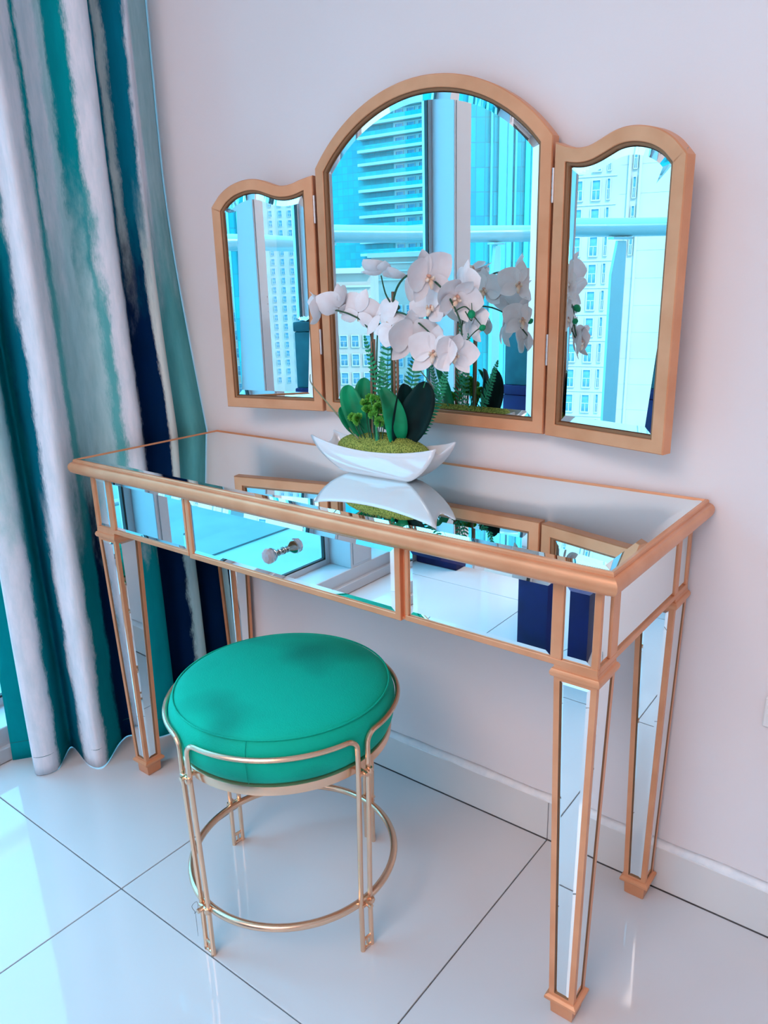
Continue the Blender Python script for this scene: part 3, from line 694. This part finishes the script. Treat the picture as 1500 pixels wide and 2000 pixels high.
leaf(o2, [(.022, -.170, .846), (-.002, -.182, .868), (-.016, -.190, .890), (-.022, -.192, .905)], .026, (.70, -.65, .2), 'leaf')
# fern
fe = thing('fern', 'green artificial fern with narrow fronds rising between the orchid stakes', 'fern', (.06, -.155, .85))
def frond(pts, w0, nr, name='frond'):
    b = NB(); c = catmull([Vector(p)-fe.location for p in pts], 16); n_ = len(c); tube(b, c, [.0011*(1-.6*i/n_) for i in range(n_)], 6); nr = Vector(nr).normalized()
    for i in range(6, n_-1, 2):
        t = i/(n_-1); T_ = (c[min(i+1, n_-1)]-c[i-1]).normalized(); sd_ = T_.cross(nr).normalized(); L_ = w0*math.sin(math.pi*min(1, .12+.88*t))**.5*(1-.55*t)
        for s in (-1, 1):
            p = c[i]; d_ = (sd_*s + T_*.35 + nr*random.uniform(-.15, .15)).normalized(); e_ = T_*.0026
            a1, a2 = b.verts.new(p-e_*.6), b.verts.new(p+e_*.6); m1, m2 = b.verts.new(p+d_*L_*.6-e_), b.verts.new(p+d_*L_*.6+e_); tp = b.verts.new(p+d_*L_)
            b.faces.new((a1, m1, m2, a2)); b.faces.new((m1, tp, m2))
    obj(name, b, M['fern'], fe)
frond([(.060, -.150, .848), (.056, -.150, .91), (.058, -.150, .98), (.060, -.146, 1.046)], .036, (.55, -.83, 0))
frond([(.078, -.170, .848), (.062, -.175, .92), (.044, -.178, .985), (.030, -.180, 1.035)], .016, (.85, -.5, 0))
frond([(.080, -.140, .848), (.085, -.125, .92), (.095, -.115, .98), (.105, -.11, 1.03)], .024, (.4, -.9, 0))
frond([(.110, -.140, .848), (.128, -.128, .89), (.150, -.120, .935), (.165, -.118, .975)], .022, (.5, -.85, .2))
frond([(.030, -.140, .848), (.022, -.120, .90), (.015, -.11, .95), (.005, -.10, .99)], .020, (.4, -.9, .1))
b = NB()
for q in (((.098, -.15, .848), (.118, -.15, .90), (.150, -.150, .978)), ((.094, -.146, .848), (.100, -.14, .90), (.112, -.14, .955)), ((.06, -.19, .848), (.060, -.192, .88), (.052, -.194, .925))):
    c = catmull([Vector(p)-fe.location for p in q], 5); rows = [[b.verts.new(p+Vector((.0022, .0016, 0))*(1-i/len(c))*s) for s in (-1, 0, 1)] for i, p in enumerate(c)]
    for A, B2 in zip(rows, rows[1:]):
        for k in range(2): b.faces.new((A[k], A[k+1], B2[k+1], B2[k]))
obj('grass_blade', b, M['fern'], fe)
# sedum sprigs
se = thing('sedum', 'bright green succulent sprigs planted in front of the orchid stems', 'plant', (.045, -.190, .848))
b = NB()
for k in range(150):
    th = random.uniform(0, 2*math.pi); ph = math.acos(random.uniform(-.45, 1)); d_ = Vector((math.sin(ph)*math.cos(th), math.sin(ph)*math.sin(th), math.cos(ph))); r_ = .0095*random.uniform(.75, 1.1)
    o_ = d_.orthogonal().normalized()*.0016; q_ = d_.cross(o_)
    vs = [b.verts.new(d_*r_*.25 + o_*.4), b.verts.new(d_*r_*.75 + o_ + q_), b.verts.new(d_*r_*1.0), b.verts.new(d_*r_*.75 - o_ - q_)]; b.faces.new(vs)
    vs = [b.verts.new(d_*r_*.25 - q_*.4), b.verts.new(d_*r_*.75 + q_ - o_), b.verts.new(d_*r_*1.02), b.verts.new(d_*r_*.75 - q_ + o_)]; b.faces.new(vs)
HEAD = bpy.data.meshes.new('sprig_head'); b.to_mesh(HEAD); b.free(); HEAD.materials.append(M['sedum'])
for x, y, z, s in ((.006, -.192, .888, .8), (.022, -.196, .886, 1.0), (.036, -.188, .913, 1.0), (.048, -.196, .903, 1.1), (.056, -.186, .921, 1.0), (.068, -.192, .909, 1.05), (.074, -.196, .886, .95), (.042, -.184, .924, .8), (.060, -.198, .896, .8), (.084, -.188, .902, .8)):
    v = Vector((x, y, z))-se.location; b = NB(); tube(b, catmull([Vector((v.x*.55, .006, -.004)), Vector((v.x*.8, v.y*.6, v.z*.5)), v], 4), .0011, 6)
    so = obj('sprig', b, M['stem'], se); h = obj('sprig_head', HEAD, None, so); h.location = v; h.scale = (s*1.35, s*1.35, s*1.15); h.rotation_euler = (random.random(), random.random(), random.random()*6)
# twig
b = NB(); c = catmull([Vector((.016, -.186, .846)), Vector((-.02, -.192, .880)), Vector((-.055, -.197, .915)), Vector((-.080, -.199, .938)), Vector((-.088, -.200, .950)), Vector((-.087, -.200, .962))], 6)
tube(b, c, [.0018 - .0010*i/len(c) for i in range(len(c))], 7)
tw = obj('twig', b, M['twig'], smooth='all'); tag(tw, 'thin bare brown twig leaning left out of the white bowl', 'twig')

# ------------------------------------------------------------------ furniture seen only in the mirrors
ot = thing('ottoman', 'navy blue velvet ottoman on the tiles, seen reflected in the drawer fronts', 'ottoman', (.12, -1.72, 0))
b = NB(); box(b, -.26, .26, -.22, .22, .0, .40, .012, seg=2); obj('ottoman_body', b, M['navy'], ot, smooth=True)
b = NB(); box(b, -.262, .262, -.222, .222, .402, .47, .02, seg=3); obj('seat_cushion', b, M['navy'], ot, smooth=True)
def fabric_box(name, label, z0, z1, m, hx, hy):
    t = thing(name, label, 'box', (-.76, -2.06, z0), 'fabric boxes by the window')
    h = z1-z0
    b = NB(); box(b, -hx, hx, -hy, hy, 0, h-.045, .006, seg=2); obj('box_body', b, M[m], t, smooth=True)
    b = NB(); box(b, -hx-.004, hx+.004, -hy-.004, hy+.004, h-.044, h, .006, seg=2); obj('lid', b, M[m], t, smooth=True)
    b = NB(); tube(b, catmull([Vector((hx, -.06, h*.55)), Vector((hx+.02, -.03, h*.5)), Vector((hx+.02, .03, h*.5)), Vector((hx, .06, h*.55))], 4), .006, 8); obj('handle', b, M[m], t, smooth='all')
fabric_box('storage_box', 'navy fabric box by the window column, lower of two, seen in the central mirror', 0, .66, 'navy', .10, .10)
fabric_box('storage_box', 'dark teal fabric box stacked on the navy one, seen in the central mirror', .66, .965, 'tealc', .096, .096)
b = NB(); rows = []
for i in range(15):
    rows.append([b.verts.new((-.76+(i-7)*.013, -2.06+(j-6)*.015, .967+.022*abs(math.sin(i*1.9+j*.7)*math.cos(j*1.3-i*.4))-.0*i)) for j in range(13)])
for A, B2 in zip(rows, rows[1:]):
    for k in range(12): b.faces.new((A[k], B2[k], B2[k+1], A[k+1]))
o = obj('plastic_sheet', b, M['plastic']); tag(o, 'crumpled clear plastic sheet lying on top of the teal box', 'plastic sheet')

# ------------------------------------------------------------------ balcony
b = NB(); box(b, -1.68, XW-.14, YF-2.5, 1.5, -.16, -.02); obj('balcony_floor', b, M['balc'], kind='structure')
b = NB(); box(b, -3.2, -1.682, YF-2.5, 1.5, -.16, -.012); obj('balcony_edge', b, M['balc2'], kind='structure')
RZ = 1.45
rail_pts = [(-2.45, 1.0), (-2.45, -1.2), (-2.42, -2.2), (-2.25, -2.75), (-1.95, -3.25), (-1.6, -3.7), (-1.35, -4.4), (-1.3, -5.4)]
ra = thing('balcony_railing', 'pale steel tube railing with flat posts on the balcony outside', 'railing', (-2.4, -1.6, -.02))
def rc(p, z): return Vector((p[0]+2.4, p[1]+1.6, z+.02))
b = NB(); c = catmull([rc(p, RZ-.035) for p in rail_pts], 8); tube(b, c, .052, 16); obj('handrail', b, M['steel'], ra, smooth='all')
b = NB(); c = catmull([rc(p, .10) for p in rail_pts], 8); tube(b, c, .018, 10); obj('bottom_rail', b, M['steel'], ra, smooth='all')
for px_, py_ in ((-2.45, -.6), (-2.36, -2.44), (-1.78, -3.46), (-1.36, -4.35)):
    b = NB(); loft_poly(b, [(-.035, 0), (.065, 0), (.065, RZ-.28), (.03, RZ-.09), (-.03, RZ-.09), (-.035, RZ-.12)], [(0, 0), (0, .02)], lambda x, z, h, px_=px_, py_=py_: Vector((px_+2.4+h, py_+1.6+x, z)), capfirst=True, caplast=True)
    box(b, px_+2.4-.02, px_+2.4+.03, py_+1.6-.07, py_+1.6+.07, RZ-.082, RZ-.07); obj('post', b, M['post'], ra)

# ------------------------------------------------------------------ city outside
VC = Vector((.92, 1.22, 0))
def azp(az, d): return Vector((VC.x - d*math.cos(R(az)), VC.y - d*math.sin(R(az)), 0))
b = NB(); box(b, -900, 60, -900, 300, -71, -70); gr = obj('street_level', b, M['ground'], kind='structure')
def tower(name, label, az1, d1, az2, d2, z0, z1, depth, m, cat='building'):
    A = azp(az1, d1); B2 = azp(az2, d2); ex = (B2-A); L_ = ex.length; ex.normalize(); ey = Vector((-ex.y, ex.x, 0))
    if ey.dot(A-VC) < 0: ey = -ey
    t = thing(name, label, cat, (A.x, A.y, z0)); yaw = math.atan2(ex.y, ex.x); t.rotation_euler = (0, 0, yaw)
    sgn = 1 if Vector((-math.sin(yaw), math.cos(yaw), 0)).dot(ey) > 0 else -1
    b = NB(); box(b, 0, L_, 0, sgn*depth, 0, z1-z0); obj('wall', b, m, t)
    return t, L_, z1-z0, -sgn
def win_mesh(w_, h_, sg, fr_=.12, rec=.25):
    b = NB()
    for q in ((-w_/2-fr_, -w_/2, 0, h_), (w_/2, w_/2+fr_, 0, h_), (-w_/2-fr_, w_/2+fr_, -fr_, 0), (-w_/2-fr_, w_/2+fr_, h_, h_+fr_)): box(b, q[0], q[1], 0, sg*.22, q[2], q[3], mi=0)
    box(b, -w_/2, w_/2, 0, sg*.06, 0, h_, mi=1); box(b, -w_/2, w_/2, 0, sg*.12, h_*.5-.04, h_*.5+.04, mi=0); box(b, -.035, .035, 0, sg*.12, 0, h_*.5, mi=0)
    me = bpy.data.meshes.new('window'); bmesh.ops.recalc_face_normals(b, faces=b.faces); b.to_mesh(me); b.free(); me.materials.append(M['trimw']); me.materials.append(M['win']); return me
def put_windows(t, sg, xs_, zs_2, me):
    for z in zs_2:
        for x in xs_:
            o = obj('window', me, None, t); o.location = (x, sg*.0, z)
# A: near beige block seen in the right wing
t, L_, Hh, sg = tower('stone_tower', 'pale beige stone tower with narrow windows, filling the right mirror wing', 30, 92, 47.6, 88, -70, 45, 20, M['beige'])
zz_ = [82.9 - .92 - 2.77*k for k in range(-2, 14)]
me1 = win_mesh(.75, 1.85, sg); me2 = win_mesh(.25, 1.95, sg, .08)
put_windows(t, sg, (4.4, 6.5, 8.6, 10.7, 12.74, 14.55, 23.2), zz_, me1)
put_windows(t, sg, (7.6, 15.8), zz_, me2)
put_windows(t, sg, (18.35,), zz_[:6], me2)
b = NB(); box(b, 17.7, 17.95, 0, sg*.35, 0, Hh); box(b, 18.75, 19.0, 0, sg*.35, 0, Hh)
obj('pilaster', b, M['trimw'], t)
for z in zz_: b = NB(); box(b, 0, 16.6, 0, sg*.10, z-.55, z-.45); obj('stone_band', b, M['trimw'], t)
for z in zz_: b = NB(); box(b, 16.9, L_, 0, sg*.03, z+.4, z+.44); obj('stone_band', b, M['beige'], t)
# B: low beige block under the cyan tower
t, L_, Hh, sg = tower('low_stone_block', 'low cream building with square windows below the glass tower', 46.8, 128, 51.1, 126, -70, 3.2, 8, M['beige'])
me3 = win_mesh(1.05, 1.7, sg, .15); zl = [62.3-.85-2.95*k for k in range(7)]
put_windows(t, sg, [1.3, 3.2, 5.1, 7.0, 8.9], zl, me3)
b = NB(); box(b, -.5, L_+.3, 0, sg*1.0, Hh-.5, Hh+.3)
for z in (Hh-2.6, Hh-4.2): box(b, 0, L_, 0, sg*.35, z, z+.3)
obj('cornice', b, M['trimw'], t)
t, L_, Hh, sg = tower('cream_block', 'taller cream stone building with banded cornice behind the low block', 51.2, 152, 57.4, 148, -70, 6.2, 8, M['beige'])
put_windows(t, sg, [L_*(k+.5)/8 for k in range(8)], [70 + 1.12 - 138*math.tan(R(1.33*k+2.4)) for k in range(7)], win_mesh(1.15, 1.7, sg, .15))
b = NB(); box(b, -.5, L_+.3, 0, sg*1.0, Hh-.5, Hh+.3)
for z in (Hh-1.6, Hh-3.0, Hh-4.6): box(b, 0, L_, 0, sg*.35, z, z+.25)
obj('cornice', b, M['trimw'], t)
# C: cyan balcony tower
t, L_, Hh, sg = tower('glass_tower', 'bright cyan glass tower with white balcony slabs, left half of the central mirror', 44.0, 215, 57.6, 180, -70, 80, 10, M['cyan'])
u0 = L_*.54
for k in range(26):
    z = 85.7 + 2.8*(k-8)
    b = NB(); box(b, u0, L_, 0, sg*1.7, z, z+.62, .05); o = obj('balcony_slab', b, M['slab'], t)
b = NB()
for k in range(26):
    z = 85.7 + 2.8*(k-8)
    box(b, 40.7, L_-1, 0, sg*.25, z+.62, z+2.75)
obj('balcony_wall', b, M['slab'], t)
wm = win_mesh(1.9, 1.6, sg, .1)
put_windows(t, sg, [42.3, 45.4, 48.5], [85.7+2.8*(k-5)+.75 for k in range(17)], wm)
for o in t.children:
    if o.name.startswith('window'): o.location.y = sg*.2
b = NB()
for k in range(26):
    z = 85.7 + 2.8*(k-8)
    box(b, u0, L_, sg*1.62, sg*1.66, z+.6, z+1.5)
ob = obj('balcony_glass', b, M['cyan'], t)
# D: blue striped tower
t, L_, Hh, sg = tower('blue_glass_tower', 'blue-green glass tower with vertical pale mullions, right half of the central mirror', 57.9, 118, 65.6, 122, -70, 65, 8, M['blue'])
me = None
for k, (u_, w_) in enumerate(((.20, .25), (.27, 1.3), (.335, .9), (.41, .25), (.50, .9), (.54, .3), (.60, .9), (.67, .35), (.75, .8), (.83, .3), (.92, .8))):
    b = NB(); box(b, L_*u_, L_*u_+w_, 0, sg*.5, 0, Hh); obj('mullion', b, M['mull'], t)
# E: far beige tower in the left wing
t, L_, Hh, sg = tower('far_stone_tower', 'distant beige apartment tower with rows of small windows, left mirror wing', 66.0, 232, 78.0, 225, -70, 60, 25, M['beige'])
put_windows(t, sg, [16, 18.5, 21, 23.3, 26.0, 28.6, 31.0, 32.5, 35, 37.5], [75.6-.75+2.5*k for k in range(-12, 8)], win_mesh(.85, 1.5, sg, .06))
